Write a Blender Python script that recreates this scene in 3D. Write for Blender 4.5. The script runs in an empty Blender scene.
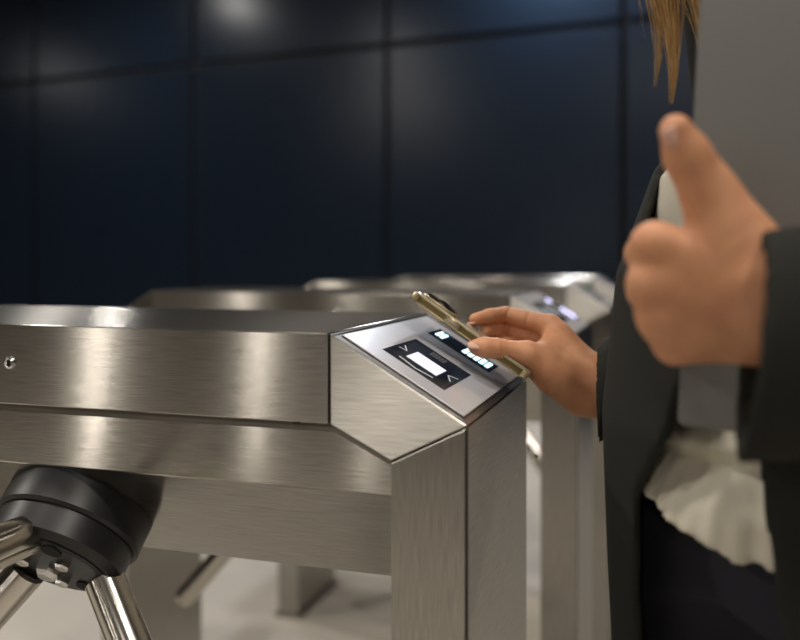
import bpy, bmesh, math, random
import numpy as np
from mathutils import Vector, Matrix

random.seed(7)
rng = np.random.default_rng(7)
S = bpy.context.scene
COL = S.collection

# ---------------------------------------------------------------- helpers
def link(name, me, mats=(), parent=None):
    o = bpy.data.objects.new(name, me)
    COL.objects.link(o)
    for m in (mats if isinstance(mats, (list, tuple)) else [mats]):
        me.materials.append(m)
    if parent is not None:
        o.parent = parent
    return o

def empty(name, loc, rz=0.0):
    o = bpy.data.objects.new(name, None)
    o.empty_display_size = .05
    COL.objects.link(o)
    o.location = loc
    o.rotation_euler = (0, 0, rz)
    return o

def tag(o, label, cat, group=None):
    o['label'] = label
    o['category'] = cat
    if group:
        o['group'] = group
    return o

class MB:
    """collects solids into one mesh"""
    def __init__(self):
        self.bm = bmesh.new()
    def _bev(self, bm, w, seg, ang=30):
        if w <= 0:
            return
        es = [e for e in bm.edges if len(e.link_faces) == 2 and e.calc_face_angle(0) > math.radians(ang)]
        bmesh.ops.bevel(bm, geom=es, offset=w, segments=seg, affect='EDGES', profile=.5, clamp_overlap=True)
    def _merge(self, bm, M=None, mi=0, smooth=False):
        if M is not None:
            bm.transform(M)
        bmesh.ops.recalc_face_normals(bm, faces=bm.faces)
        for f in bm.faces:
            f.material_index = mi
            f.smooth = smooth
        me = bpy.data.meshes.new('tmp')
        bm.to_mesh(me)
        bm.free()
        self.bm.from_mesh(me)
        bpy.data.meshes.remove(me)
        return self
    def prism(self, pts, h0, h1, axis='y', bev=0, seg=2, M=None, mi=0, smooth=False):
        """pts: outline; axis y: pts are (x,z), axis z: (x,y), axis x: (y,z)"""
        bm = bmesh.new()
        def mk(p, h):
            return {'y': (p[0], h, p[1]), 'z': (p[0], p[1], h), 'x': (h, p[0], p[1])}[axis]
        a = [bm.verts.new(mk(p, h0)) for p in pts]
        b = [bm.verts.new(mk(p, h1)) for p in pts]
        bm.faces.new(a)
        bm.faces.new(b[::-1])
        n = len(pts)
        for i in range(n):
            bm.faces.new((a[i], b[i], b[(i + 1) % n], a[(i + 1) % n]))
        bmesh.ops.recalc_face_normals(bm, faces=bm.faces)
        self._bev(bm, bev, seg)
        return self._merge(bm, M, mi, smooth)
    def loft(self, A, B):
        """solid between two outlines of equal vertex count"""
        bm = bmesh.new()
        a = [bm.verts.new(p) for p in A]
        b = [bm.verts.new(p) for p in B]
        bm.faces.new(a)
        bm.faces.new(b[::-1])
        for i in range(len(a)):
            j = (i + 1) % len(a)
            bm.faces.new((a[i], b[i], b[j], a[j]))
        return self._merge(bm)
    def box(self, lo, hi, bev=0, seg=2, M=None, mi=0, smooth=False):
        return self.prism([(lo[0], lo[1]), (hi[0], lo[1]), (hi[0], hi[1]), (lo[0], hi[1])], lo[2], hi[2], 'z', bev, seg, M, mi, smooth)
    def lathe(self, prof, p0, ax, n=48, mi=0):
        """prof: list of (radius, height along ax) from p0"""
        bm = bmesh.new()
        rings = []
        for r, h in prof:
            if r < 1e-6:
                rings.append([bm.verts.new((0, 0, h))])
            else:
                rings.append([bm.verts.new((r * math.cos(2 * math.pi * i / n), r * math.sin(2 * math.pi * i / n), h)) for i in range(n)])
        for A, B in zip(rings[:-1], rings[1:]):
            for i in range(n):
                j = (i + 1) % n
                if len(A) == 1 and len(B) == 1:
                    continue
                if len(A) == 1:
                    bm.faces.new((A[0], B[i], B[j]))
                elif len(B) == 1:
                    bm.faces.new((A[i], B[0], A[j]))
                else:
                    bm.faces.new((A[i], B[i], B[j], A[j]))
        q = Vector((0, 0, 1)).rotation_difference(Vector(ax).normalized())
        M = Matrix.Translation(Vector(p0)) @ q.to_matrix().to_4x4()
        return self._merge(bm, M, mi, True)
    def tube(self, pts, radii, n=8, mi=0, flat=1.0):
        bm = bmesh.new()
        pts = [Vector(p) for p in pts]
        rings = []
        up = Vector((.3, .2, .9)).normalized()
        for i, p in enumerate(pts):
            t = (pts[min(i + 1, len(pts) - 1)] - pts[max(i - 1, 0)]).normalized()
            s = t.cross(up)
            if s.length < 1e-3:
                s = t.cross(Vector((1, 0, 0)))
            s.normalize()
            v = s.cross(t)
            rings.append([bm.verts.new(p + (s * math.cos(2 * math.pi * k / n) + v * (flat * math.sin(2 * math.pi * k / n))) * radii[i]) for k in range(n)])
        for A, B in zip(rings[:-1], rings[1:]):
            for k in range(n):
                bm.faces.new((A[k], B[k], B[(k + 1) % n], A[(k + 1) % n]))
        bm.faces.new(rings[0][::-1])
        bm.faces.new(rings[-1])
        return self._merge(bm, None, mi, True)
    def build(self, name, mats, parent=None, auto=True):
        me = bpy.data.meshes.new(name)
        self.bm.to_mesh(me)
        self.bm.free()
        o = link(name, me, mats, parent)
        if auto:
            for p in me.polygons:
                p.use_smooth = True
            me.set_sharp_from_angle(angle=math.radians(32))
        return o

# ---------------------------------------------------------------- materials
def mat(name):
    m = bpy.data.materials.new(name)
    m.use_nodes = True
    nt = m.node_tree
    b = nt.nodes['Principled BSDF']
    return m, nt, b

def simple(name, col, rough=.5, metal=0.0, spec=.5, noise=0.0, nscale=60, bump=0.0, coat=0.0, sheen=0.0):
    m, nt, b = mat(name)
    b.inputs['Base Color'].default_value = (*col, 1)
    b.inputs['Roughness'].default_value = rough
    b.inputs['Metallic'].default_value = metal
    b.inputs['Specular IOR Level'].default_value = spec
    b.inputs['Coat Weight'].default_value = coat
    b.inputs['Sheen Weight'].default_value = sheen
    if noise or bump:
        tc = nt.nodes.new('ShaderNodeTexCoord')
        n = nt.nodes.new('ShaderNodeTexNoise')
        n.inputs['Scale'].default_value = nscale
        n.inputs['Detail'].default_value = 4
        nt.links.new(tc.outputs['Object'], n.inputs['Vector'])
        if noise:
            mx = nt.nodes.new('ShaderNodeMix')
            mx.data_type = 'RGBA'
            mx.inputs[6].default_value = (*[c * (1 - noise) for c in col], 1)
            mx.inputs[7].default_value = (*[min(1, c * (1 + noise)) for c in col], 1)
            nt.links.new(n.outputs['Fac'], mx.inputs[0])
            nt.links.new(mx.outputs[2], b.inputs['Base Color'])
        if bump:
            bp = nt.nodes.new('ShaderNodeBump')
            bp.inputs['Strength'].default_value = bump
            bp.inputs['Distance'].default_value = .002
            nt.links.new(n.outputs['Fac'], bp.inputs['Height'])
            nt.links.new(bp.outputs['Normal'], b.inputs['Normal'])
    return m

def emit(name, col, strength, base=(.02, .02, .02)):
    m, nt, b = mat(name)
    b.inputs['Base Color'].default_value = (*base, 1)
    b.inputs['Emission Color'].default_value = (*col, 1)
    b.inputs['Emission Strength'].default_value = strength
    return m

def brushed(name, tangent, col=(.47, .45, .415), rough=.155, aniso=1.0, grain=(6, 260, 260)):
    """brushed stainless steel: anisotropic along the brushing direction, fine stretched grain"""
    m, nt, b = mat(name)
    N = nt.nodes
    b.inputs['Metallic'].default_value = 1
    b.inputs['Anisotropic'].default_value = aniso
    cx = N.new('ShaderNodeCombineXYZ')
    for i in range(3):
        cx.inputs[i].default_value = tangent[i]
    vt = N.new('ShaderNodeVectorTransform')
    vt.vector_type = 'VECTOR'
    vt.convert_from = 'OBJECT'
    vt.convert_to = 'WORLD'
    nt.links.new(cx.outputs[0], vt.inputs[0])
    nt.links.new(vt.outputs[0], b.inputs['Tangent'])
    tc = N.new('ShaderNodeTexCoord')
    mp = N.new('ShaderNodeMapping')
    mp.inputs['Scale'].default_value = grain
    nt.links.new(tc.outputs['Object'], mp.inputs['Vector'])
    n = N.new('ShaderNodeTexNoise')
    n.inputs['Scale'].default_value = 5
    n.inputs['Detail'].default_value = 5
    nt.links.new(mp.outputs[0], n.inputs['Vector'])
    mx = N.new('ShaderNodeMix')
    mx.data_type = 'RGBA'
    mx.inputs[6].default_value = (*[c * .80 for c in col], 1)
    mx.inputs[7].default_value = (*[c * 1.20 for c in col], 1)
    ct = N.new('ShaderNodeMapRange')
    ct.inputs[1].default_value = .34
    ct.inputs[2].default_value = .66
    nt.links.new(n.outputs['Fac'], ct.inputs[0])
    nt.links.new(ct.outputs[0], mx.inputs[0])
    nt.links.new(mx.outputs[2], b.inputs['Base Color'])
    mr = N.new('ShaderNodeMapRange')
    mr.inputs[3].default_value = rough - .025
    mr.inputs[4].default_value = rough + .025
    nt.links.new(n.outputs['Fac'], mr.inputs[0])
    nt.links.new(mr.outputs[0], b.inputs['Roughness'])
    return m

STEEL_X = brushed('brushed_steel_lengthwise', (0, .7, 1))
STEEL_R = brushed('brushed_steel_slanted', (.515, 0, .857), rough=.36)
STEEL_L = brushed('brushed_steel_upright', (1, 0, 0), rough=.36, grain=(260, 260, 6))
STEEL_E = brushed('brushed_steel_end', (0, 0, 1), rough=.36, grain=(260, 6, 260))
STEEL_T = brushed('brushed_steel_top', (0, .7, 1), rough=.20)
STEEL_B = brushed('brushed_steel_body', (0, .7, 1))
GROOVE_SHADE = simple('groove_shade_steel', (.24, .22, .19), .6, 1, noise=.1, nscale=200)  # steel colour darkened to stand in for shade under the lid
CHROME = simple('polished_steel_tube', (.62, .59, .54), .16, 1)
BOLT = simple('zinc_bolt', (.7, .7, .68), .22, 1)
GASKET = simple('black_joint', (.006, .006, .006), .6)
HUB = simple('black_powder_coat', (.010, .010, .012), .42, noise=.2, nscale=300)
HUBFACE = simple('black_hub_face', (.016, .017, .02), .38)
DARK = simple('dark_recess', (.004, .004, .004), .8)
PLATE = simple('satin_reader_plate', (.76, .76, .80), .27, .5)
CARD = simple('dark_gloss_panel', (.007, .011, .022), .14, spec=.08)
STRIP = simple('smoked_display_glass', (.006, .012, .03), .10)
MARK = simple('pale_print', (.85, .86, .88), .5)
MARKD = simple('faint_print', (.10, .095, .11), .5)
LCD = emit('lit_lcd', (.86, .88, 1.0), .74, (.4, .4, .45))
LEDC = emit('cool_led', (.60, .90, 1.0), 2.3)
LEDP = emit('lavender_led', (.66, .62, 1.0), 4.2)
LEDG = emit('green_led', (.10, .75, .40), .55)
LEDO = emit('dim_led', (.5, .55, .6), .5)

NAVY = None
def wall_panel_mat():
    m, nt, b = mat('dark_navy_panel')
    b.inputs['Base Color'].default_value = (.0066, .0124, .0235, 1)
    b.inputs['Roughness'].default_value = .34
    b.inputs['Specular IOR Level'].default_value = .22
    tc = nt.nodes.new('ShaderNodeTexCoord')
    n = nt.nodes.new('ShaderNodeTexNoise')
    n.inputs['Scale'].default_value = 1.2
    n.inputs['Detail'].default_value = 3
    nt.links.new(tc.outputs['Object'], n.inputs['Vector'])
    mr = nt.nodes.new('ShaderNodeMapRange')
    mr.inputs[3].default_value = .25
    mr.inputs[4].default_value = .31
    nt.links.new(n.outputs['Fac'], mr.inputs[0])
    nt.links.new(mr.outputs[0], b.inputs['Roughness'])
    return m
NAVY = wall_panel_mat()
SEAM = simple('panel_shadow_gap', (.002, .0025, .004), .8)
FLOOR = simple('pale_stone_floor', (.56, .52, .46), .38, noise=.10, nscale=2.0)
CEIL = simple('grey_ceiling', (.30, .30, .30), .9)
WARM = simple('warm_grey_wall', (.085, .078, .068), .8)
WARM2 = simple('warm_beige_wall', (.24, .20, .15), .8)

# ---------------------------------------------------------------- camera
F_PX, CX, HY, CAMZ = 854.0, 400.0, 261.0, 1.06
cam = bpy.data.cameras.new('camera')
co = bpy.data.objects.new('camera', cam)
COL.objects.link(co)
co.location = (0, 0, CAMZ)
co.rotation_euler = (math.pi / 2, 0, 0)
cam.sensor_width = 36
cam.sensor_fit = 'HORIZONTAL'
cam.lens = F_PX / 800 * 36
cam.shift_y = -(320 - HY) / 800
cam.clip_start = .02
cam.dof.use_dof = True
cam.dof.focus_distance = .80
cam.dof.aperture_fstop = 2.8
S.camera = co

def P(px, y, d):
    """survey point: where a sight line of the photograph lies at depth d (metres)"""
    return np.array([(px - CX) / F_PX * d, d, CAMZ - (y - HY) / F_PX * d])

# ---------------------------------------------------------------- turnstiles
wv = np.array([272, 854.0]); wv /= np.linalg.norm(wv)
uv = np.array([wv[1], -wv[0]])
YAW = math.atan2(uv[1], uv[0])
P0 = np.array([-.05917, .71167])
W = .287
LTOP = .73
XE, ZE = .1185, .929      # end of slope
XI, ZI = .0544, .896      # inner mitre
ZB = .924                 # underside of the lid strip
TH = math.atan2(1.0 - ZE, XE)
g = .0009

def slope_matrix():
    c, s = math.cos(TH), math.sin(TH)
    return Matrix(((c, 0, s, 0), (0, 1, 0, 0), (-s, 0, c, 1.0), (0, 0, 0, 1)))

def mirror_x(pts):
    return [(-LTOP - x, z) for x, z in pts][::-1]

def build_turnstile(k, label, led1, led2, lcd):
    o2 = P0 + wv * (.83 * k)
    t = empty('turnstile', (o2[0], o2[1], 0), YAW)
    tag(t, label, 'turnstile', 'row of turnstiles')
    # lid
    MB().box((-LTOP + g, 0, ZB), (-g, W, 1.0), .0012, 2).build('top_cover', STEEL_T, t, auto=False)
    # reader housings (slanted ends) and legs
    for side in (1, 0):
        f = (lambda q: q) if side else mirror_x
        hp = [(g, 1.0 - g * .6), (XE - g * .3, ZE + g * .2), (XI, ZI + g), (g, ZB)]
        MB().prism(f(hp), 0, W, 'y', .0012, 2).build('reader_housing', STEEL_R if side else STEEL_X, t, auto=False)
        lp = [(XI, 0.012), (XI, ZI - g), (XE - .0024, ZE - .0024), (XE - .0024, 0.012)]
        MB().prism(f(lp), .0, W, 'y', .0008, 1).build('leg_panel', STEEL_L, t, auto=False)
        cp = [(XE - .004, 0.012), (XE - .004, ZE - .004), (XE - .0008, ZE - .005), (XE - .0008, 0.012)]
        MB().prism(f(cp), .0016, W - .0016, 'y').build('joint_strip', GASKET, t)
        ep = [(XE - .0012, 0.012), (XE - .0012, ZE - .0012), (XE, ZE - .0012), (XE, 0.012)]
        MB().prism(f(ep), .0012, W - .0012, 'y', .0005, 1).build('end_panel', STEEL_E, t, auto=False)
        bp = [(XI - .012, 0), (XI - .012, .012), (XE + .008, .012), (XE + .008, 0)]
        MB().prism(f(bp), -.01, W + .01, 'y', .002, 2).build('floor_plate', STEEL_L, t, auto=False)
        gp = [(-.0035, ZB + .002), (-.0035, .9985), (.004, .9985), (.004, ZB + .001)]
        MB().prism(f(gp), .002, W - .002, 'y').build('lid_joint', GASKET, t)
    # body beam below the lid: vertical apron and 45 degree belly
    ap = .010
    zb = .867
    body = MB().prism([(ap, zb + .012), (ap, zb), (ap + .001, zb - .0015), (ap + .110, .757), (W - ap - .110, .757), (W - ap - .001, zb - .0015), (W - ap, zb), (W - ap, zb + .012)], -LTOP - XI - .004, XI + .004, 'x')
    # apron: follows the strip above it at a small distance, darkened strip behind imitates the shade there
    def outline(y, drop):
        return [(x, y, z) for x, z in ((-LTOP - XI - .004, zb + .012), (-LTOP - XI - .004, ZI - drop - .002 + .002), (-LTOP - .001, ZB - drop), (.001, ZB - drop), (XI + .004, ZI - drop), (XI + .004, zb + .012))]
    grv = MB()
    body.loft(outline(ap + .0058, .0085), outline(ap, .0085))
    body.loft(outline(W - ap, .0085), outline(W - ap - .0058, .0085))
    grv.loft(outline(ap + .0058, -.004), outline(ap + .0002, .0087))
    body.loft(outline(ap + .0058, -.004), outline(W - ap - .0058, -.004))
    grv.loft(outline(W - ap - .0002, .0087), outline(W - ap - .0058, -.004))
    grv.build('groove_shade_strip', GROOVE_SHADE, t, auto=False)
    body.build('beam_body', [STEEL_B], t, auto=False)
    # drain slot under the lid
    MB().box((-.034, .0012, ZB - .0012), (-.027, .006, ZB + .001)).build('slot', DARK, t)
    # lock on the lid front
    lk = MB().lathe([(0, .0016), (.0042, .0026), (.0060, .0016), (.0066, 0), (.0066, -.004)], (-.3265, 0, .9637), (0, -1, 0), 32)
    lo = lk.build('key_lock', BOLT, t)
    MB().box((-.3265 - .0007, -.0032, .9637 - .0032), (-.3265 + .0007, -.0018, .9637 + .0026)).build('keyhole', DARK, lo)
    # tripod
    ax = Vector((0, -1, -1)).normalized()
    sd = Vector((1, 0, 0))
    up = ax.cross(sd)
    c0 = Vector((-.294, ap + .053, zb - .053))
    R = .072
    hub = MB()
    hub.lathe([(0, -.02), (R * 1.0, -.02), (R * 1.006, 0), (R * 1.006, .003), (R, .004), (R, .030), (R - .003, .033), (R - .005, .033), (R - .005, .036), (R - .005, .057), (R - .013, .062), (0, .062)], c0, ax, 64)
    h = hub.build('tripod_hub', HUB, t)
    face = c0 + ax * .062
    MB().lathe([(0, .003), (R - .022, .003), (R - .019, .001), (R - .019, -.002)], face, ax, 64).build('hub_cap', HUBFACE, h)
    MB().lathe([(0, .012), (.008, .012), (.012, .008), (.013, 0)], face + ax * .003, ax, 6).build('centre_bolt', BOLT, h)
    bw = Vector((0, -1, 0))
    for j in range(3):
        a = 2 * math.pi * j / 3
        d = bw.copy()
        d.rotate(Matrix.Rotation(a, 3, ax))
        radial = (d - ax * d.dot(ax)).normalized()
        base = face + radial * .050 - ax * .003
        tb = MB()
        r = .019
        tb.lathe([(0, 0), (r - .003, 0), (r, .003), (r, .44), (r - .004, .452), (r - .012, .458), (0, .459)], base, d, 40)
        tb.build('arm', CHROME, h)
        # bracket bolts between the arms
        q = face - radial * .026 + ax * .003
        MB().lathe([(0, .007), (.006, .007), (.0075, .005), (.0075, 0)], q, ax, 6).build('bolt', BOLT, h)
        rad2 = radial.copy()
        rad2.rotate(Matrix.Rotation(.5, 3, ax))
        MB().lathe([(0, .0016), (.010, .0016), (.010, 0)], face - rad2 * .042 + ax * .003, ax, 20).build('hub_hole', DARK, h)
    # reader plate on the right hand slope (local: x down the slope, y across, z out)
    M = slope_matrix()
    MB().box((.0072, .0132, -.001), (.1308, .2738, .0009), .0003, 2, M=M).build('plate_gap', GASKET, t)
    pl = MB().box((.0078, .0138, .0), (.1302, .2732, .0021), .0006, 2, M=M).build('reader_plate', PLATE, t, auto=False)
    MB().box((.0360, .0437, .0015), (.1010, .1450, .0025), .0003, 1, M=M).build('card_panel', CARD, pl)
    MB().box((.0525, .0678, .0019), (.0848, .1036, .0029), .0002, 1, M=M).build('screen', lcd, pl)
    def stroke(pts, wd, name, m):
        b = MB()
        for (x0, y0), (x1, y1) in zip(pts[:-1], pts[1:]):
            dx, dy = x1 - x0, y1 - y0
            l = math.hypot(dx, dy)
            nx, ny = -dy / l * wd / 2, dx / l * wd / 2
            b.prism([(x0 + nx, y0 + ny), (x1 + nx, y1 + ny), (x1 - nx, y1 - ny), (x0 - nx, y0 - ny)], .0023, .0028, 'z', M=M)
        b.build(name, m, pl, auto=False)
    stroke([(.0500, .0545), (.0690, .0500), (.0850, .0560)], .0015, 'chevron_line', MARK)
    stroke([(.0395, .0820), (.0470, .0850), (.0405, .0975)], .0012, 'arrow_mark', MARK)
    stroke([(.0965, .0780), (.0900, .0925), (.0985, .1010)], .0010, 'arrow_mark', MARK)
    b = MB()
    for j in range(5):
        x = .0595 + j * .0034
        b.box((x, .1215, .0023), (x + .0026, .1375, .0027), M=M)
    b.build('small_print', MARKD, pl, auto=False)
    st = MB().box((.0325, .1980, .0015), (.1085, .2500, .0024), .0003, 1, M=M).build('display_strip', STRIP, pl)
    for (x0, x1, n, m) in ((.0365, .0475, 2, led1), (.0700, .1045, 5, led2)):
        b = MB()
        p = (x1 - x0) / n
        for j in range(n):
            xa, xb = x0 + j * p + p * .13, x0 + (j + 1) * p - p * .13
            b.box((xa, .2120, .0020), (xb, .2250, .0029), .0012, 2, M=M)
            b.box((xa, .2265, .0020), (xb, .2400, .0029), .0012, 2, M=M)
        b.build('display_digits', m, pl)
    return t

build_turnstile(0, 'nearest brushed steel turnstile, under the phone, with large black tripod hub in view', LEDC, LEDC, LCD)
build_turnstile(1, 'second turnstile, blurred, with two lavender display lights beyond the reaching hand', LEDP, LEDP, LEDO)
build_turnstile(2, 'third turnstile, blurred, with a small green light beside the dark jacket', LEDG, LEDO, LEDO)
build_turnstile(3, 'farthest turnstile, only its low steel top showing before the dark panelled wall', LEDO, LEDO, LEDO)

# ---------------------------------------------------------------- room
def structure(o):
    o['kind'] = 'structure'
    return o
ZC = 3.45
structure(MB().box((-9, -6, -.1), (8, 9.5, 0)).build('floor', FLOOR))
structure(MB().box((-9, -6, ZC), (8, 9.5, ZC + .1)).build('ceiling', CEIL))
structure(MB().box((-9.1, -6, 0), (-9, 9.5, ZC)).build('wall_left', WARM))
structure(MB().box((8, -6, 0), (8.1, 9.5, ZC)).build('wall_right', WARM2))
structure(MB().box((-9, -6.1, 0), (8, -6, ZC)).build('wall_front', WARM))
# dark panelled wall
wd = np.array([.927, -.3755]); wd /= np.linalg.norm(wd)
wb = MB()
ang = math.atan2(wd[1], wd[0])
wb.box((-9.6, .03, 0), (8.4, .10, ZC), mi=1)
PW, GAP = 1.63, .045
i0 = -6
for i in range(i0, 5):
    xa = -.10 + i * PW + GAP / 2
    xb = xa + PW - GAP
    for za, zb in ((.02, 2.586 - GAP / 2), (2.586 + GAP / 2, ZC)):
        wb.box((xa, .0, za), (xb, .035, zb), .0012, 1)
wo = wb.build('wall_back', [NAVY, SEAM])
wo.location = (0, 6.0, 0)
wo.rotation_euler = (0, 0, ang)
structure(wo)

# ---------------------------------------------------------------- lights
def lamp(name, loc, power, size, col=(1, .92, .82), rot=(0, 0, 0), shape='DISK', sy=None):
    l = bpy.data.lights.new(name, 'AREA')
    l.shape = shape
    l.size = size
    if sy:
        l.size_y = sy
    l.energy = power
    l.color = col
    o = bpy.data.objects.new(name, l)
    COL.objects.link(o)
    o.location = loc
    o.rotation_euler = rot
    return o
LZ = ZC - .02
def mirrored(px, y):
    # where a ceiling lamp must hang to glint at this spot of the glossy back wall
    D = (LZ - CAMZ) * F_PX / (HY - y)
    q = np.array([(px - CX) / F_PX * D, D])
    n = np.array([wd[1], -wd[0]])
    q = q - 2 * ((q - np.array([0, 6.0])) @ n) * n
    return q
# tall narrow lights added behind the camera to draw streaks on the steel
for y in (-4.09, -2.84, -1.59):
    a = math.atan2(1.6 - y, 3.4)
    lamp('streak_light', (-3.65, y, 1.35), 4.6, .045, rot=(math.pi / 2, 0, a - math.pi / 2), shape='RECTANGLE', sy=2.3)
for (x, y, p) in ((.6, -1.6, 12), (-1.3, .5, 14), (-.35, .8, 26), (.9, -.5, 34), (3.4, 1.2, 40), (-4.2, 1.6, 80),
                  (*(mirrored(245, 0) - (.12, 0)), 22), (*mirrored(395, 42), 20), (*mirrored(62, 72), 22)):
    lamp('downlight', (x, y, LZ), p, .22, (1, .93, .84) if y < 3 else (1, .97, .93))
lamp('downlight', (1.0, 5.38, LZ), 74, .22, (.93, .96, 1.0))
lamp('downlight', (2.75, 4.6, LZ), 26, .22, (1, .82, .60))  # added warm lamp, tints the end panel

l = bpy.data.lights.new('housing_fill_spot', 'SPOT')  # added narrow spot, brightens the slanted reader housing
l.energy = 140
l.color = (1, .92, .82)
l.spot_size = math.radians(9)
l.spot_blend = .7
l.shadow_soft_size = .09
so = bpy.data.objects.new('housing_fill_spot', l)
COL.objects.link(so)
so.location = (-1.4, -4.2, ZC - .15)
so.rotation_euler = (Vector((-.10, .76, .95)) - so.location).to_track_quat('-Z', 'Y').to_euler()

w = bpy.data.worlds.new('world')
S.world = w
w.use_nodes = True
w.node_tree.nodes['Background'].inputs[0].default_value = (.5, .5, .55, 1)
w.node_tree.nodes['Background'].inputs[1].default_value = .05

#PERSON#
# ---------------------------------------------------------------- organic shapes (signed distance fields meshed in place)
def cap(p, a, b, r1, r2):
    a = np.asarray(a, float); b = np.asarray(b, float)
    ba = b - a
    t = np.clip(((p - a) @ ba) / (ba @ ba), 0, 1)
    return np.linalg.norm(p - a - t[:, None] * ba, axis=1) - (r1 + t * (r2 - r1))

def smin(a, b, k):
    h = np.clip(.5 + .5 * (b - a) / k, 0, 1)
    return b * (1 - h) + a * h - k * h * (1 - h)

def ell(p, c, r, R=None):
    q = p - np.asarray(c)
    if R is not None:
        q = q @ np.asarray(R)
    r = np.asarray(r)
    k0 = np.linalg.norm(q / r, axis=1)
    k1 = np.linalg.norm(q / (r * r), axis=1) + 1e-9
    return k0 * (k0 - 1) / k1

def chain(p, pts, rs, k=.004):
    d = None
    for i in range(len(pts) - 1):
        c = cap(p, pts[i], pts[i + 1], rs[i], rs[i + 1])
        d = c if d is None else smin(d, c, k)
    return d

def nets(f, lo, hi, h):
    """surface nets: vertices and quads of the zero level of f"""
    lo = np.asarray(lo, float)
    n = np.ceil((np.asarray(hi) - lo) / h).astype(int) + 1
    ax = [lo[i] + h * np.arange(n[i]) for i in range(3)]
    Fv = np.empty(n, np.float32)
    for i in range(n[0]):
        yy, zz = np.meshgrid(ax[1], ax[2], indexing='ij')
        pts = np.stack([np.full(yy.size, ax[0][i]), yy.ravel(), zz.ravel()], 1)
        Fv[i] = f(pts).reshape(n[1], n[2])
    ins = Fv < 0
    c = n - 1
    acc = np.zeros((*c, 3)); cnt = np.zeros(c)
    offs = [(i, j, k) for i in (0, 1) for j in (0, 1) for k in (0, 1)]
    def sub(A, o):
        return A[o[0]:o[0] + c[0], o[1]:o[1] + c[1], o[2]:o[2] + c[2]]
    for o in offs:
        for d in range(3):
            if o[d] == 0:
                o2 = list(o); o2[d] = 1
                a, b = sub(Fv, o), sub(Fv, o2)
                m = (a < 0) != (b < 0)
                t = np.where(m, a / np.where(m, a - b, 1), 0)
                for e in range(3):
                    acc[..., e] += np.where(m, o[e] + (t if e == d else 0), 0)
                cnt += m
    act = cnt > 0
    idx = -np.ones(c, int)
    idx[act] = np.arange(act.sum())
    V = lo + h * (np.argwhere(act) + acc[act] / cnt[act][:, None])
    Q = []
    for d in range(3):
        a, b = [e for e in range(3) if e != d]
        sl0 = [slice(None)] * 3; sl1 = [slice(None)] * 3
        sl0[d] = slice(0, -1); sl1[d] = slice(1, None)
        A, B = ins[tuple(sl0)], ins[tuple(sl1)]
        E = np.argwhere(A != B)
        E = E[(E[:, a] > 0) & (E[:, b] > 0) & (E[:, a] < c[a]) & (E[:, b] < c[b])]
        fl = A[tuple(E.T)]
        def cell(da, db):
            q = E.copy(); q[:, a] -= da; q[:, b] -= db
            return idx[tuple(q.T)]
        q = np.stack([cell(1, 1), cell(0, 1), cell(0, 0), cell(1, 0)], 1)
        flip = fl if d != 1 else ~fl
        q[~flip] = q[~flip][:, ::-1]
        Q.append(q)
    Q = np.concatenate(Q)
    Q = Q[(Q >= 0).all(1)]
    return V, Q

def mesh_from(name, parts, mats, parent=None):
    """parts: list of (V, faces, material index)"""
    vs, fs, mi, o = [], [], [], 0
    for V, Fq, m in parts:
        vs += [tuple(v) for v in V]
        fs += [tuple(int(i) + o for i in f) for f in Fq]
        mi += [m] * len(Fq)
        o += len(V)
    me = bpy.data.meshes.new(name)
    me.from_pydata(vs, [], fs)
    me.polygons.foreach_set('use_smooth', [True] * len(fs))
    me.polygons.foreach_set('material_index', mi)
    me.validate()
    me.update()
    return link(name, me, mats, parent)

# ---------------------------------------------------------------- materials of the person
def skin_mat():
    m, nt, b = mat('skin')
    b.inputs['Roughness'].default_value = .55
    b.inputs['Specular IOR Level'].default_value = .35
    b.inputs['Subsurface Weight'].default_value = .12
    b.inputs['Subsurface Radius'].default_value = (.010, .004, .002)
    b.inputs['Subsurface Scale'].default_value = .5
    tc = nt.nodes.new('ShaderNodeTexCoord')
    n = nt.nodes.new('ShaderNodeTexNoise'); n.inputs['Scale'].default_value = 45; n.inputs['Detail'].default_value = 4
    nt.links.new(tc.outputs['Object'], n.inputs['Vector'])
    cr = nt.nodes.new('ShaderNodeValToRGB')
    cr.color_ramp.elements[0].position = .3; cr.color_ramp.elements[0].color = (.55, .25, .13, 1)
    cr.color_ramp.elements[1].position = .7; cr.color_ramp.elements[1].color = (.66, .325, .18, 1)
    nt.links.new(n.outputs['Fac'], cr.inputs[0])
    nt.links.new(cr.outputs[0], b.inputs['Base Color'])
    n2 = nt.nodes.new('ShaderNodeTexVoronoi'); n2.inputs['Scale'].default_value = 900
    nt.links.new(tc.outputs['Object'], n2.inputs['Vector'])
    bp = nt.nodes.new('ShaderNodeBump'); bp.inputs['Strength'].default_value = .12; bp.inputs['Distance'].default_value = .0006
    nt.links.new(n2.outputs['Distance'], bp.inputs['Height'])
    nt.links.new(bp.outputs[0], b.inputs['Normal'])
    return m
SKIN = skin_mat()
NAIL = simple('fingernail', (.70, .42, .33), .5, spec=.2)
EYE = simple('eye', (.25, .2, .17), .15)
LIP = simple('lips', (.45, .16, .13), .4)
WOOL = simple('charcoal_suiting', (.023, .023, .020), .9, spec=.2, noise=.35, nscale=700, bump=.25)
LINEN = simple('cream_blouse_cloth', (.60, .56, .46), .85, noise=.06, nscale=500, bump=.25)
NAVYT = simple('dark_navy_trouser_cloth', (.013, .013, .023), .85, noise=.3, nscale=600, bump=.2)
SHOE = simple('black_shoe_leather', (.012, .011, .011), .35)
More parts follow.
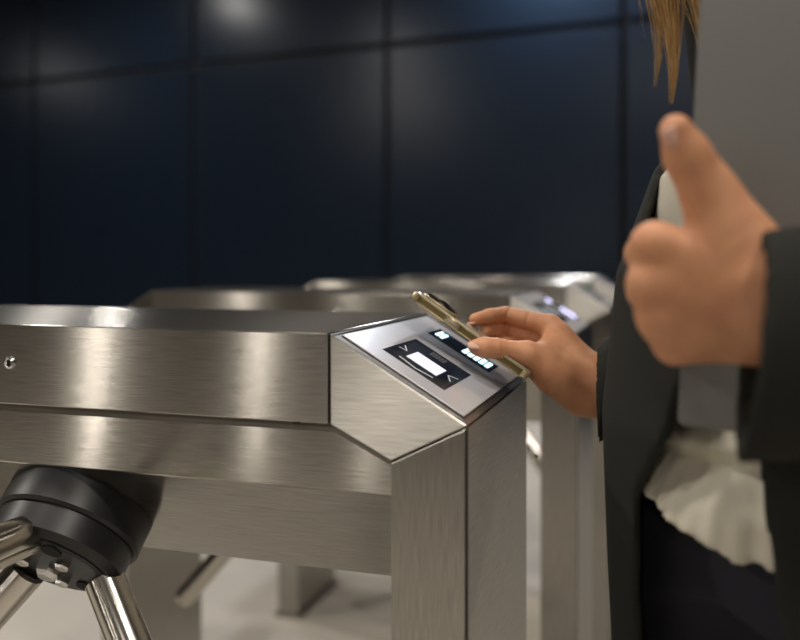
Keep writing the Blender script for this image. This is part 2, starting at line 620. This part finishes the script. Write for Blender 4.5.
def hair_mat():
    m, nt, b = mat('blonde_hair')
    tc = nt.nodes.new('ShaderNodeTexCoord')
    mp = nt.nodes.new('ShaderNodeMapping'); mp.inputs['Scale'].default_value = (260, 260, 6)
    n = nt.nodes.new('ShaderNodeTexNoise'); n.inputs['Scale'].default_value = 2.5
    nt.links.new(tc.outputs['Object'], mp.inputs[0]); nt.links.new(mp.outputs[0], n.inputs['Vector'])
    cr = nt.nodes.new('ShaderNodeValToRGB')
    cr.color_ramp.elements[0].position = .35; cr.color_ramp.elements[0].color = (.42, .23, .07, 1)
    cr.color_ramp.elements[1].position = .65; cr.color_ramp.elements[1].color = (.80, .55, .25, 1)
    nt.links.new(n.outputs['Fac'], cr.inputs[0]); nt.links.new(cr.outputs[0], b.inputs['Base Color'])
    b.inputs['Roughness'].default_value = .35
    return m
HAIR = hair_mat()

# ---------------------------------------------------------------- person: frame and measures
FW = np.array([-.9, -.42]); FW /= np.linalg.norm(FW)      # the way she faces
RT = np.array([FW[1], -FW[0]])                            # her right hand side
def body_pt(c, f, r, z):
    q = np.asarray(c) + FW * f + RT * r
    return np.array([q[0], q[1], z])
def profile(p, tab):
    """elliptic torso sections; returns f, r and distance"""
    z = p[:, 2]
    T = np.array(tab)
    cx, cy, a, b = [np.interp(z, T[:, 0], T[:, i]) for i in (1, 2, 3, 4)]
    dx, dy = p[:, 0] - cx, p[:, 1] - cy
    f = dx * FW[0] + dy * FW[1]
    r = dx * RT[0] + dy * RT[1]
    k0 = np.sqrt((f / a) ** 2 + (r / b) ** 2)
    k1 = np.sqrt((f / a ** 2) ** 2 + (r / b ** 2) ** 2) + 1e-9
    d = np.where(k0 > .2, k0 * (k0 - 1) / k1, -np.minimum(a, b))
    zc = np.maximum(T[0, 0] - z, z - T[-1, 0])
    return f, r, np.maximum(d, zc)
C9 = (.33, .68)
TORSO = [(.80, .33, .68, .100, .150), (.90, .33, .68, .106, .154), (1.00, .335, .682, .088, .130), (1.12, .352, .688, .098, .132),
         (1.19, .372, .692, .092, .132), (1.28, .390, .698, .084, .140), (1.36, .400, .700, .070, .150), (1.41, .400, .700, .045, .06)]
SH_R, EL_R, WR_R = np.array([.338, .845, 1.35]), np.array([.40, .955, 1.055]), P(601, 391, .865)
SH_L, EL_L, WR_L = np.array([.468, .555, 1.35]), np.array([.462, .400, 1.085]), P(768, 302, .490)
HEAD = np.array([.325, .665, 1.535])

# right hand: palm and thumb side turned to the camera, phone pinched between thumb and fingers
RW = P(601, 391, .868)
def right_hand(p):
    fore = cap(p, RW, RW + (EL_R - RW) * .42, .0245, .031)
    fore = smin(fore, cap(p, P(600, 383, .872), P(586, 376, .878), .0185, .0165), .012)
    fore = smin(fore, cap(p, P(602, 397, .86), P(584, 396, .862), .0185, .0175), .012)
    palm = fore
    for a, b, r1, r2 in ((P(586, 374, .882), P(550, 326, .898), .0150, .0118),
                         (P(588, 381, .888), P(551, 339, .905), .0150, .0120),
                         (P(590, 388, .888), P(555, 352, .905), .0150, .0112),
                         (P(590, 395, .880), P(562, 365, .900), .0150, .0100)):
        palm = smin(palm, cap(p, a, b, r1, r2), .012)
    # ball of the thumb, heel of the hand, first web
    palm = smin(palm, cap(p, P(580, 393, .862), P(547, 370, .848), .0195, .0165), .014)
    palm = smin(palm, cap(p, P(566, 380, .862), P(540, 357, .850), .018, .0125), .010)
    palm = smin(palm, cap(p, P(592, 389, .858), P(556, 373, .852), .0200, .0175), .016)
    palm = smin(palm, cap(p, P(592, 378, .868), P(564, 365, .866), .0180, .0160), .014)
    palm = smin(palm, cap(p, P(559, 335, .886), P(545, 352, .860), .0088, .0085), .012)
    for a, b, r1, r2 in ((P(558, 334, .888), P(548, 351, .862), .0095, .0100), (P(568, 346, .884), P(552, 358, .860), .0120, .0120),
                         (P(578, 360, .880), P(562, 368, .866), .0150, .0150), (P(590, 374, .874), P(574, 382, .866), .0170, .0170)):
        palm = smin(palm, cap(p, a, b, r1, r2), .012)
    thumb = chain(p, [P(540, 362, .848), P(527, 354.5, .842), P(497, 348.5, .832), P(484, 347.5, .828), P(475.5, 347, .826)],
                  [.0150, .0126, .0093, .0092, .0072], .006)
    fing = []
    fing.append(chain(p, [P(550, 326, .898), P(506, 315.2, .916), P(490, 316.6, .902), P(475.5, 319.5, .890)], [.0116, .0094, .0085, .0068], .003))
    fing.append(chain(p, [P(551, 339, .905), P(508, 331.0, .920), P(494, 331.0, .906), P(484.5, 332.5, .893)], [.0116, .0088, .0081, .0066], .003))
    fing.append(chain(p, [P(555, 352, .905), P(517, 344.5, .920), P(504, 344.0, .905), P(495, 345.5, .890)], [.0112, .0086, .0080, .0066], .003))
    fing.append(chain(p, [P(562, 365, .900), P(532, 357.0, .912), P(521, 356.0, .898), P(513, 357.0, .885)], [.0100, .0074, .0068, .0058], .003))
    d = smin(palm, thumb, .009)
    for f in fing:
        d = np.minimum(d, smin(palm, f, .005))
    # flexion creases on the palm side of the fingers, at thumb joint and wrist fan lines at the ball of the thumb
    def crease(a, b, t, amp, sg):
        a = np.asarray(a); b = np.asarray(b)
        u_ = (b - a) / np.linalg.norm(b - a)
        s = (p - (a + (b - a) * t)) @ u_
        near = np.linalg.norm(p - (a + (b - a) * t), axis=1) < .016
        return np.where(near, amp * np.exp(-(s / sg) ** 2), 0)
    for a, b in ((P(550, 326, .898), P(506, 315.2, .916)), (P(551, 339, .905), P(508, 331, .920))):
        d = d + crease(a, b, .93, .0010, .0011) + crease(a, b, 1.03, .0006, .0008) + crease(a, b, .48, .0010, .0013)
    d = d + crease(P(506, 315.2, .916), P(490, 316.6, .902), 1.0, .0009, .0010) + crease(P(508, 331, .92), P(494, 331, .906), 1.0, .0008, .0010)
    d = d + crease(P(527, 354.5, .842), P(497, 348.5, .832), .97, .0006, .0010) + crease(P(527, 354.5, .842), P(497, 348.5, .832), .86, .0004, .0008)
    q0 = P(549, 382, .848)
    s = (p - q0) @ (np.array([.72, 0, -.55]) / np.linalg.norm([.72, 0, -.55]))
    e = np.linalg.norm(p - q0, axis=1)
    d = d + .00045 * np.sin(s * 2 * math.pi / .0048) * np.exp(-(e / .017) ** 2)
    return d

# left hand: fist round the laptop's edge, thumb raised
LWc = P(768, 302, .492)
def left_hand(p):
    a = cap(p, P(770, 286, .492), P(770, 286, .492) + (EL_L - (0, 0, .055) - LWc) * .4, .024, .030)
    b = cap(p, P(770, 322, .494), P(770, 322, .494) + (EL_L - (0, 0, .055) - LWc) * .4, .023, .028)
    palm = smin(a, b, .02)
    MC = [(655, 246, .508), (651, 285, .508), (660, 318, .511), (675, 344, .516)]
    WB = [(752, 280, .500), (754, 296, .500), (754, 314, .501), (752, 332, .503)]
    rr = [.0140, .0138, .0132, .0122]
    for m, w_, r in zip(MC, WB, rr):
        palm = smin(palm, cap(p, P(*w_), P(*m), .0175, r), .014)
    palm = smin(palm, cap(p, P(748, 268, .500), P(726, 234, .502), .0200, .0150), .016)
    palm = smin(palm, cap(p, P(742, 250, .504), P(706, 186, .506), .0185, .0125), .012)
    thumb = chain(p, [P(738, 240, .502), P(711, 196, .505), P(688, 157, .503), P(676, 131, .499)], [.0185, .0136, .0128, .0098], .008)
    d = smin(palm, thumb, .012)
    PIP = [(644, 254, .545), (645, 291, .549), (656, 323, .549), (672, 348, .550)]
    DIP = [(652, 258, .584), (653, 293, .588), (662, 325, .588), (676, 349, .586)]
    TIP = [(676, 262, .600), (678, 296, .602), (684, 327, .601), (694, 351, .599)]
    for m, a_, b_, c_, r in zip(MC, PIP, DIP, TIP, (.0125, .0122, .0116, .0104)):
        f = chain(p, [P(*m), P(*a_), P(*b_), P(*c_)], [r * 1.06, r * .92, r * .80, r * .68], .004)
        d = np.minimum(d, smin(palm, f, .006))
    return d

def body_sdf(p):
    _, _, d = profile(p, TORSO)
    d = d + np.where(p[:, 2] < 1.0, .006, 0)
    for sg in (-1, 1):
        hip, kn, an = body_pt(C9, 0, .085 * sg, .86), body_pt(C9, .035, .095 * sg, .48), body_pt(C9, -.02 + .03 * sg, .10 * sg, .085)
        d = smin(d, chain(p, [hip, kn, an], [.070, .052, .036], .03), .04)
        d = smin(d, cap(p, body_pt(C9, -.03 + .03 * sg, .10 * sg, .045), body_pt(C9, .12 + .03 * sg, .115 * sg, .032), .034, .028), .03)
    for sh, el, wr in ((SH_R, EL_R, WR_R), (SH_L, EL_L - (0, 0, .03), WR_L - (0, 0, .022))):
        d = smin(d, chain(p, [sh, el, el + (wr - el) * .72], [.047, .037, .029], .02), .035)
    d = smin(d, cap(p, (.400, .700, 1.37), HEAD + (.012, .004, -.06), .052, .047), .03)
    # head: skull, jaw, nose, ears, lips, brows
    d = smin(d, ell(p, HEAD + (.012, .006, .02), (.083, .074, .098)), .03)
    d = smin(d, ell(p, body_pt(HEAD[:2], .028, 0, 1.475), (.052, .052, .055)), .03)
    d = smin(d, cap(p, body_pt(HEAD[:2], .078, 0, 1.545), body_pt(HEAD[:2], .100, 0, 1.508), .009, .012), .012)
    d = smin(d, cap(p, body_pt(HEAD[:2], .076, -.018, 1.468), body_pt(HEAD[:2], .076, .018, 1.468), .009, .009), .010)
    for sg in (-1, 1):
        d = smin(d, ell(p, body_pt(HEAD[:2], -.012, .078 * sg, 1.525), (.014, .010, .030)), .008)
        e = np.linalg.norm(p - body_pt(HEAD[:2], .083, .032 * sg, 1.545), axis=1) - .015
        d = -smin(-d, e, .010)
    return d

def nail(cen, axis, nrm, l, w_, lift=.0006):
    """small curved plate"""
    axis = axis / np.linalg.norm(axis)
    nrm = nrm - axis * (nrm @ axis); nrm = nrm / np.linalg.norm(nrm)
    sd = np.cross(nrm, axis)
    V, Fq = [], []
    nu, nv = 9, 7
    for k, dz in ((0, lift), (1, -.0014)):
        for i in range(nu):
            for j in range(nv):
                s, t = i / (nu - 1) * 2 - 1, j / (nv - 1) * 2 - 1
                wid = w_ * (1 - .45 * max(0, abs(s) - .45) ** 1.2 * 1.8)
                V.append(cen + axis * (l * s) + sd * (wid * t) + nrm * (dz - .30 * w_ * t * t - .10 * l * s * s))
    n = nu * nv
    for i in range(nu - 1):
        for j in range(nv - 1):
            a = i * nv + j
            Fq.append((a, a + 1, a + nv + 1, a + nv))
            Fq.append((n + a, n + a + nv, n + a + nv + 1, n + a + 1))
    for i in range(nu - 1):
        a = i * nv; Fq.append((a, a + nv, n + a + nv, n + a))
        a = i * nv + nv - 1; Fq.append((a + nv, a, n + a, n + a + nv))
    for j in range(nv - 1):
        Fq.append((j + 1, j, n + j, n + j + 1))
        a = (nu - 1) * nv + j; Fq.append((a, a + 1, n + a + 1, n + a))
    return np.array(V), Fq

parts = []
V, Q = nets(body_sdf, (.10, .28, -.005), (.62, 1.08, 1.67), .008); parts.append((V, Q, 0))
lo = np.minimum(P(464, 300, .81), P(464, 300, .93)); 
V, Q = nets(right_hand, (.050, .800, .895), (.300, .960, 1.035), .00125); parts.append((V, Q, 0))
V, Q = nets(left_hand, (.110, .425, .975), (.335, .625, 1.155), .0017); parts.append((V, Q, 0))
# nails: right thumb, index, middle, ring; left thumb
tdir = P(473, 346.8, .826) - P(484, 347.5, .828)
parts.append((*nail(P(475, 344.2, .8200), tdir, np.array([-.1, -.62, .78]), .0068, .0052), 1))
parts.append((*nail(P(471.0, 325.0, .886), P(473, 319.5, .886) - P(490, 318, .898), np.array([-.1, -.25, -.9]), .0075, .0042), 1))
parts.append((*nail(P(480.5, 335.2, .8885), P(482, 333, .890) - P(494, 331, .906), np.array([-.55, -.55, -.45]), .0068, .0042), 1))
parts.append((*nail(P(676, 137, .4905), P(675, 131, .499) - P(686, 158, .503), np.array([.05, -.95, .25]), .0070, .0058), 1))
for sg in (-1, 1):
    V, Q = nets(lambda p: np.linalg.norm(p - body_pt(HEAD[:2], .068, .032 * sg, 1.545), axis=1) - .0125,
                body_pt(HEAD[:2], .068, .032 * sg, 1.545) - .02, body_pt(HEAD[:2], .068, .032 * sg, 1.545) + .02, .003)
    parts.append((V, Q, 2))
person = mesh_from('person', parts, [SKIN, NAIL, EYE])
tag(person, 'person in charcoal jacket and cream blouse holding out a phone in the right hand', 'person')

# trousers
def trousers(p):
    T = [(z, cx, cy, a + .003, b + .003) for z, cx, cy, a, b in TORSO if z < 1.01]
    T[-1] = (.955, .332, .681, .100, .150)
    _, _, d = profile(p, T)
    for sg in (-1, 1):
        d = smin(d, chain(p, [body_pt(C9, 0, .086 * sg, .83), body_pt(C9, .03, .098 * sg, .48), body_pt(C9, -.01 + .03 * sg, .102 * sg, .10)], [.094, .075, .070], .03), .04)
    d = np.maximum(d, .07 - p[:, 2])
    f = (p[:, 0] - C9[0]) * FW[0] + (p[:, 1] - C9[1]) * FW[1]
    return d
V, Q = nets(trousers, (.15, .44, .055), (.51, .92, .97), .008)
mesh_from('trousers', [(V, Q, 0)], [NAVYT], person)

# blouse: gathered just under the laptop, flared wavy hem
BL = [(.855, .33, .68, .150, .168), (.885, .33, .68, .142, .164), (.915, .331, .68, .122, .160), (.927, .331, .68, .127, .161), (.940, .332, .681, .117, .158), (1.00, .338, .683, .112, .148),
      (1.08, .346, .686, .124, .150), (1.13, .354, .688, .134, .150), (1.165, .372, .691, .118, .142), (1.19, .386, .693, .108, .140), (1.26, .387, .697, .110, .155), (1.35, .400, .700, .078, .152), (1.385, .400, .700, .058, .085)]
def blouse(p):
    f, r, d = profile(p, BL)
    th = np.arctan2(r, f)
    z = p[:, 2]
    fl = np.clip((.925 - z) / .05, 0, 1)
    d = d - fl * (.0014 * np.sin(th * 19 + 1.0) + .0012 * np.sin(th * 47) + .0016 * np.sin(th * 7 + z * 60))
    d = d - .0016 * np.sin(th * 26 + 12 * z) * np.exp(-((z - .925) / .02) ** 2) - .0012 * np.sin(th * 5 + z * 90)
    hem = .869 + .23 * r + .0010 * np.sin(th * 41)
    solid = np.maximum(d, hem - z)
    return solid
V, Q = nets(blouse, (.14, .48, .85), (.56, .90, 1.40), .0036)
mesh_from('blouse', [(V, Q, 0)], [LINEN], person)

# jacket: open front, long sleeves
JK = [(.66, .342, .68, .157, .176), (.80, .338, .68, .159, .181), (.93, .334, .68, .159, .183), (1.05, .342, .685, .152, .179), (1.14, .364, .690, .139, .168),
      (1.20, .410, .697, .128, .160), (1.28, .420, .70, .118, .172), (1.35, .405, .70, .092, .172), (1.40, .405, .70, .062, .10)]
def jacket(p):
    f, r, t0 = profile(p, JK)
    z = p[:, 2]
    dt = np.maximum(t0, .664 - z)
    # right sleeve to the cuff at the wrist, left sleeve wide at the cuff
    cr = WR_R - (EL_R - WR_R) * .012 + np.array([0, 0, -.003])
    sr = chain(p, [SH_R, EL_R, cr - (EL_R - WR_R) * .25], [.060, .048, .0345], .02)
    q = p.copy(); q[:, 2] = (q[:, 2] - 1.04) * .68
    def sq(v): return np.array([v[0], v[1], (v[2] - 1.04) * .68])
    CL0 = P(750, 347, .476); CL1 = EL_L + np.array([0, 0, -.036])
    axl = (CL1 - CL0) / np.linalg.norm(CL1 - CL0)
    sl = smin(cap(p, SH_L, EL_L, .062, .052), cap(q, sq(CL0 - axl * .05), sq(CL1), .0425, .047), .02)
    axr = (EL_R - WR_R) / np.linalg.norm(EL_R - WR_R)
    outer = smin(dt, smin(sr, sl, .005), .025)
    shell = np.maximum(outer, -(outer + .0085))
    # cuffs
    nearR = np.linalg.norm(p - WR_R, axis=1) < .10
    shell = np.where(nearR, np.maximum(shell, -((p - cr) @ np.array([.955, -.29, .05]))), shell)
    nearL = np.linalg.norm(p - CL0, axis=1) < .14
    cutn = axl.copy(); cutn[2] -= .24; cutn /= np.linalg.norm(cutn)
    shell = np.where(nearL & (sl < .03), np.maximum(shell, -((p - CL0) @ cutn)), shell)
    # open front
    e0 = np.interp(z, [.66, .80, .88, .93, 1.0, 1.05, 1.09, 1.16, 1.30, 1.40], [.050, .045, .040, .004, -.016, .0, .085, .095, .07, .06])
    e1 = np.interp(z, [.66, .80, .93, 1.05, 1.30, 1.40], [-.090, -.083, -.070, -.066, -.064, -.06])
    gap = np.maximum(np.maximum(r - e0, e1 - r), .02 - f)
    free = np.minimum(sl, sr) > .012
    shell = np.where(free, np.maximum(shell, -gap), shell)
    # neck hole, hem
    shell = np.maximum(shell, -(np.linalg.norm((p - (.385, .693, 1.42)) * (1, 1, .8), axis=1) - .075))
    shell = np.maximum(shell, .668 - z)
    return shell
V, Q = nets(jacket, (.12, .30, .655), (.60, 1.05, 1.44), .0042)
mesh_from('jacket', [(V, Q, 0)], [WOOL], person)

# shoes
for sg in (-1, 1):
    def shoe(p):
        d = cap(p, body_pt(C9, -.035 + .03 * sg, .10 * sg, .046), body_pt(C9, .135 + .03 * sg, .117 * sg, .034), .042, .033)
        d = smin(d, cap(p, body_pt(C9, .05 + .03 * sg, .11 * sg, .03), body_pt(C9, .12 + .03 * sg, .115 * sg, .028), .04, .036), .02)
        return np.maximum(d, .002 - p[:, 2])
    c = body_pt(C9, .05, .11 * sg, .0)
    V, Q = nets(shoe, c - (.2, .2, .006), c + (.2, .2, .12), .006)
    mesh_from('shoe', [(V, Q, 0)], [SHOE], person)

# hair: crown and loose locks in front of the right shoulder
def crown(p):
    d = ell(p, HEAD + (.018, .009, .028), (.096, .088, .108))
    d = smin(d, cap(p, body_pt(HEAD[:2], -.06, 0, 1.52), (.415, .715, 1.36), .062, .05), .04)
    face = ell(p, body_pt(HEAD[:2], .085, 0, 1.49), (.062, .062, .085))
    return np.maximum(d, -face)
V, Q = nets(crown, (.17, .50, 1.29), (.52, .85, 1.68), .007)
hb = MB()
def lock(tip, root, n, spread, r0, droop):
    tip = np.asarray(tip); root = np.asarray(root)
    for i in range(n):
        j = rng.normal(0, 1, 3) * spread
        ph = rng.uniform(0, 6.28)
        end = 1 - .24 * rng.uniform(0, 1) ** 1.5
        pts, rs = [], []
        for s in np.linspace(0, 1, 15):
            t = s * end
            q = root * (1 - t) + tip * t
            wid = .35 + .65 * math.sin(math.pi * min(1, t * .80 + .12))
            q = q + droop * math.sin(math.pi * t) + j * wid * (1 - .92 * (max(0, t - .70) / .30) ** 1.2) + np.array([.0018, .001, 0]) * math.sin(9 * t + ph) + np.array([.004, .001, 0]) * math.sin(14 * t + 1.5)
            pts.append(q); rs.append(r0 * (1 - s ** 1.6) ** .9 + .00008)
        hb.tube(pts, rs, 5)
TA, TB = P(670, 104, .70), P(702, 66, .685)
RA, RB = body_pt(HEAD[:2], .055, .078, 1.56), body_pt(HEAD[:2], .070, .060, 1.56)
lock(TA, RA, 150, .0085, .0007, np.array([-.010, -.008, 0]))
lock(P(655, 88, .70), RA, 40, .0055, .0006, np.array([-.010, -.004, 0]))
lock(TB, RB, 150, .0080, .0008, np.array([-.013, -.004, 0]))
lock(P(702, 60, .69), RB, 40, .0045, .0007, np.array([-.014, .0, 0]))
lock(P(640, 70, .70), RA, 4, .006, .0002, np.array([-.02, 0, 0]))
for k in range(26):
    f_, r_ = rng.uniform(-.09, .05), rng.choice([-1, 1])
    lock(body_pt((.39, .69), f_ * .9 - .03, r_ * rng.uniform(.06, .13), rng.uniform(1.18, 1.28)), body_pt(HEAD[:2], f_, .082 * r_, 1.55), 5, .006, .0022, np.array([0, 0, 0.]))
tmp = bpy.data.meshes.new('t'); hb.bm.to_mesh(tmp); hb.bm.free()
hv = np.array([v.co[:] for v in tmp.vertices]); hf = [tuple(pl.vertices) for pl in tmp.polygons]
bpy.data.meshes.remove(tmp)
mesh_from('hair', [(V, Q, 0), (hv, hf, 0)], [HAIR], person)

# ---------------------------------------------------------------- phone
def frame_matrix(o, ex, ey):
    ex = Vector(ex).normalized()
    ey = Vector(ey); ey = (ey - ex * ey.dot(ex)).normalized()
    ez = ex.cross(ey)
    return Matrix(((ex.x, ey.x, ez.x, o[0]), (ex.y, ey.y, ez.y, o[1]), (ex.z, ey.z, ez.z, o[2]), (0, 0, 0, 1)))
def rrect(x0, y0, x1, y1, r, n=7):
    pts = []
    for cx, cy, a0 in ((x1 - r, y1 - r, 0), (x0 + r, y1 - r, 90), (x0 + r, y0 + r, 180), (x1 - r, y0 + r, 270)):
        for i in range(n):
            a = math.radians(a0 + 90 * i / (n - 1))
            pts.append((cx + r * math.cos(a), cy + r * math.sin(a)))
    return pts
A, B = P(413, 294.5, .852), P(527, 376.5, .818)
PL = float(np.linalg.norm(B - A)); PWD = .0715
PM = frame_matrix(A, B - A, (.303, .947, -.105))
GOLD = simple('dark_gold_glitter', (.19, .145, .055), .38, .55, noise=.55, nscale=1400)
CLEAR = simple('champagne_case_edge', (.40, .325, .19), .22, .45, coat=.3)
BACK = simple('champagne_phone_back', (.40, .36, .27), .22, .3, coat=.6)
LENS = simple('black_lens_glass', (.004, .004, .005), .06, coat=1)
GLASSB = simple('dark_phone_screen', (.008, .008, .01), .08)
phone = empty('mobile_phone', A)
tag(phone, 'gold mobile phone in a clear case held over the reader', 'phone')
bpy.context.view_layer.update()
PMi = Matrix.Translation(-Vector(A)) @ PM
T_ = .0098
MB().prism(rrect(.0012, .0012, PL - .0012, PWD - .0012, .011), -T_ / 2 + .0016, T_ / 2 - .0016, 'z', 0, M=PMi).build('frame_band', GOLD, phone)
for z0, z1, nm in ((T_ / 2 - .0022, T_ / 2, 'case_back'), (-T_ / 2, -T_ / 2 + .0018, 'case_rim')):
    MB().prism(rrect(0, 0, PL, PWD, .012), z0, z1, 'z', .0007, 2, M=PMi).build(nm, CLEAR if nm == 'case_rim' else BACK, phone)
MB().prism(rrect(-.0004, -.0004, PL + .0004, PWD + .0004, .0124), T_ / 2 - .0026, T_ / 2 - .0014, 'z', .0003, 1, M=PMi).build('case_edge', CLEAR, phone)
MB().prism(rrect(.003, .003, PL - .003, PWD - .003, .010), -T_ / 2 - .0003, -T_ / 2 + .0005, 'z', 0, M=PMi).build('screen', GLASSB, phone)
# thick clear corner at the top end of the case
MB().prism(rrect(-.0012, -.0008, .0075, PWD + .0008, .004), -T_ / 2 + .001, T_ / 2 - .001, 'z', .0012, 2, M=PMi).build('case_bumper', CLEAR, phone)
MB().prism(rrect(PL - .0075, -.0008, PL + .0012, PWD + .0008, .004), -T_ / 2 + .001, T_ / 2 - .001, 'z', .0012, 2, M=PMi).build('case_bumper', CLEAR, phone)
# side keys in their cut-out
MB().box((.0405, -.0010, -.0042), (.0575, .003, .0040), .0006, 2, M=PMi).build('key_cutout', CLEAR, phone)
MB().box((.0430, -.0016, -.0016), (.0545, .002, .0012), .0006, 2, M=PMi).build('side_key', BACK, phone)
# camera bump with lenses
cb = MB().prism(rrect(.006, .0045, .047, .040, .009), T_ / 2 - .0002, T_ / 2 + .0024, 'z', .0007, 2, M=PMi).build('camera_bump', CLEAR, phone)
R3 = PMi.to_3x3()
for lx, ly in ((.0165, .0140), (.0365, .0140), (.0265, .0310)):
    pc = PMi @ Vector((lx, ly, T_ / 2 + .0018))
    MB().lathe([(0, .0012), (.0052, .0012), (.0066, .0022), (.0074, .0016), (.0074, 0)], pc, R3.col[2], 28).build('camera_lens', LENS, cb)

# ---------------------------------------------------------------- laptop
LB = P(677, 425, .556)
ld = np.array([.9, -.43, -.045]); ld /= np.linalg.norm(ld)
tilt = np.array([.062, .014, 1.0])
LM = frame_matrix(LB, ld, tilt)      # x along the bottom edge, y up, z out of the face towards the camera
LMi = Matrix.Translation(-Vector(LB)) @ LM
ALU = simple('grey_laptop_shell', (.165, .165, .156), .5, .2, noise=.04, nscale=900)
RUB = simple('dark_laptop_seam', (.012, .012, .012), .6)
lap = empty('laptop', LB)
tag(lap, 'closed grey laptop clasped upright against the cream blouse', 'laptop')
MB().prism(rrect(0, 0, .212, .304, .005), -.0052, 0, 'z', .0012, 2, M=LMi).build('lid', ALU, lap)
MB().prism(rrect(.0015, .0015, .2105, .3025, .004), -.0066, -.0048, 'z', 0, M=LMi).build('seam', RUB, lap)
MB().prism(rrect(0, 0, .212, .304, .005), -.0145, -.0062, 'z', .0015, 2, M=LMi).build('base', ALU, lap)
MB().prism(rrect(.2085, .05, .2128, .25, .002), -.0085, -.0035, 'z', .0008, 1, M=LMi).build('hinge', RUB, lap)
#END#

# ---------------------------------------------------------------- view
S.view_settings.view_transform = 'Standard'
S.view_settings.look = 'None'
S.view_settings.gamma = 1
S.view_settings.use_curve_mapping = False
S.view_settings.exposure = 0.0
S.cycles.use_denoising = True
S.cycles.max_bounces = 8
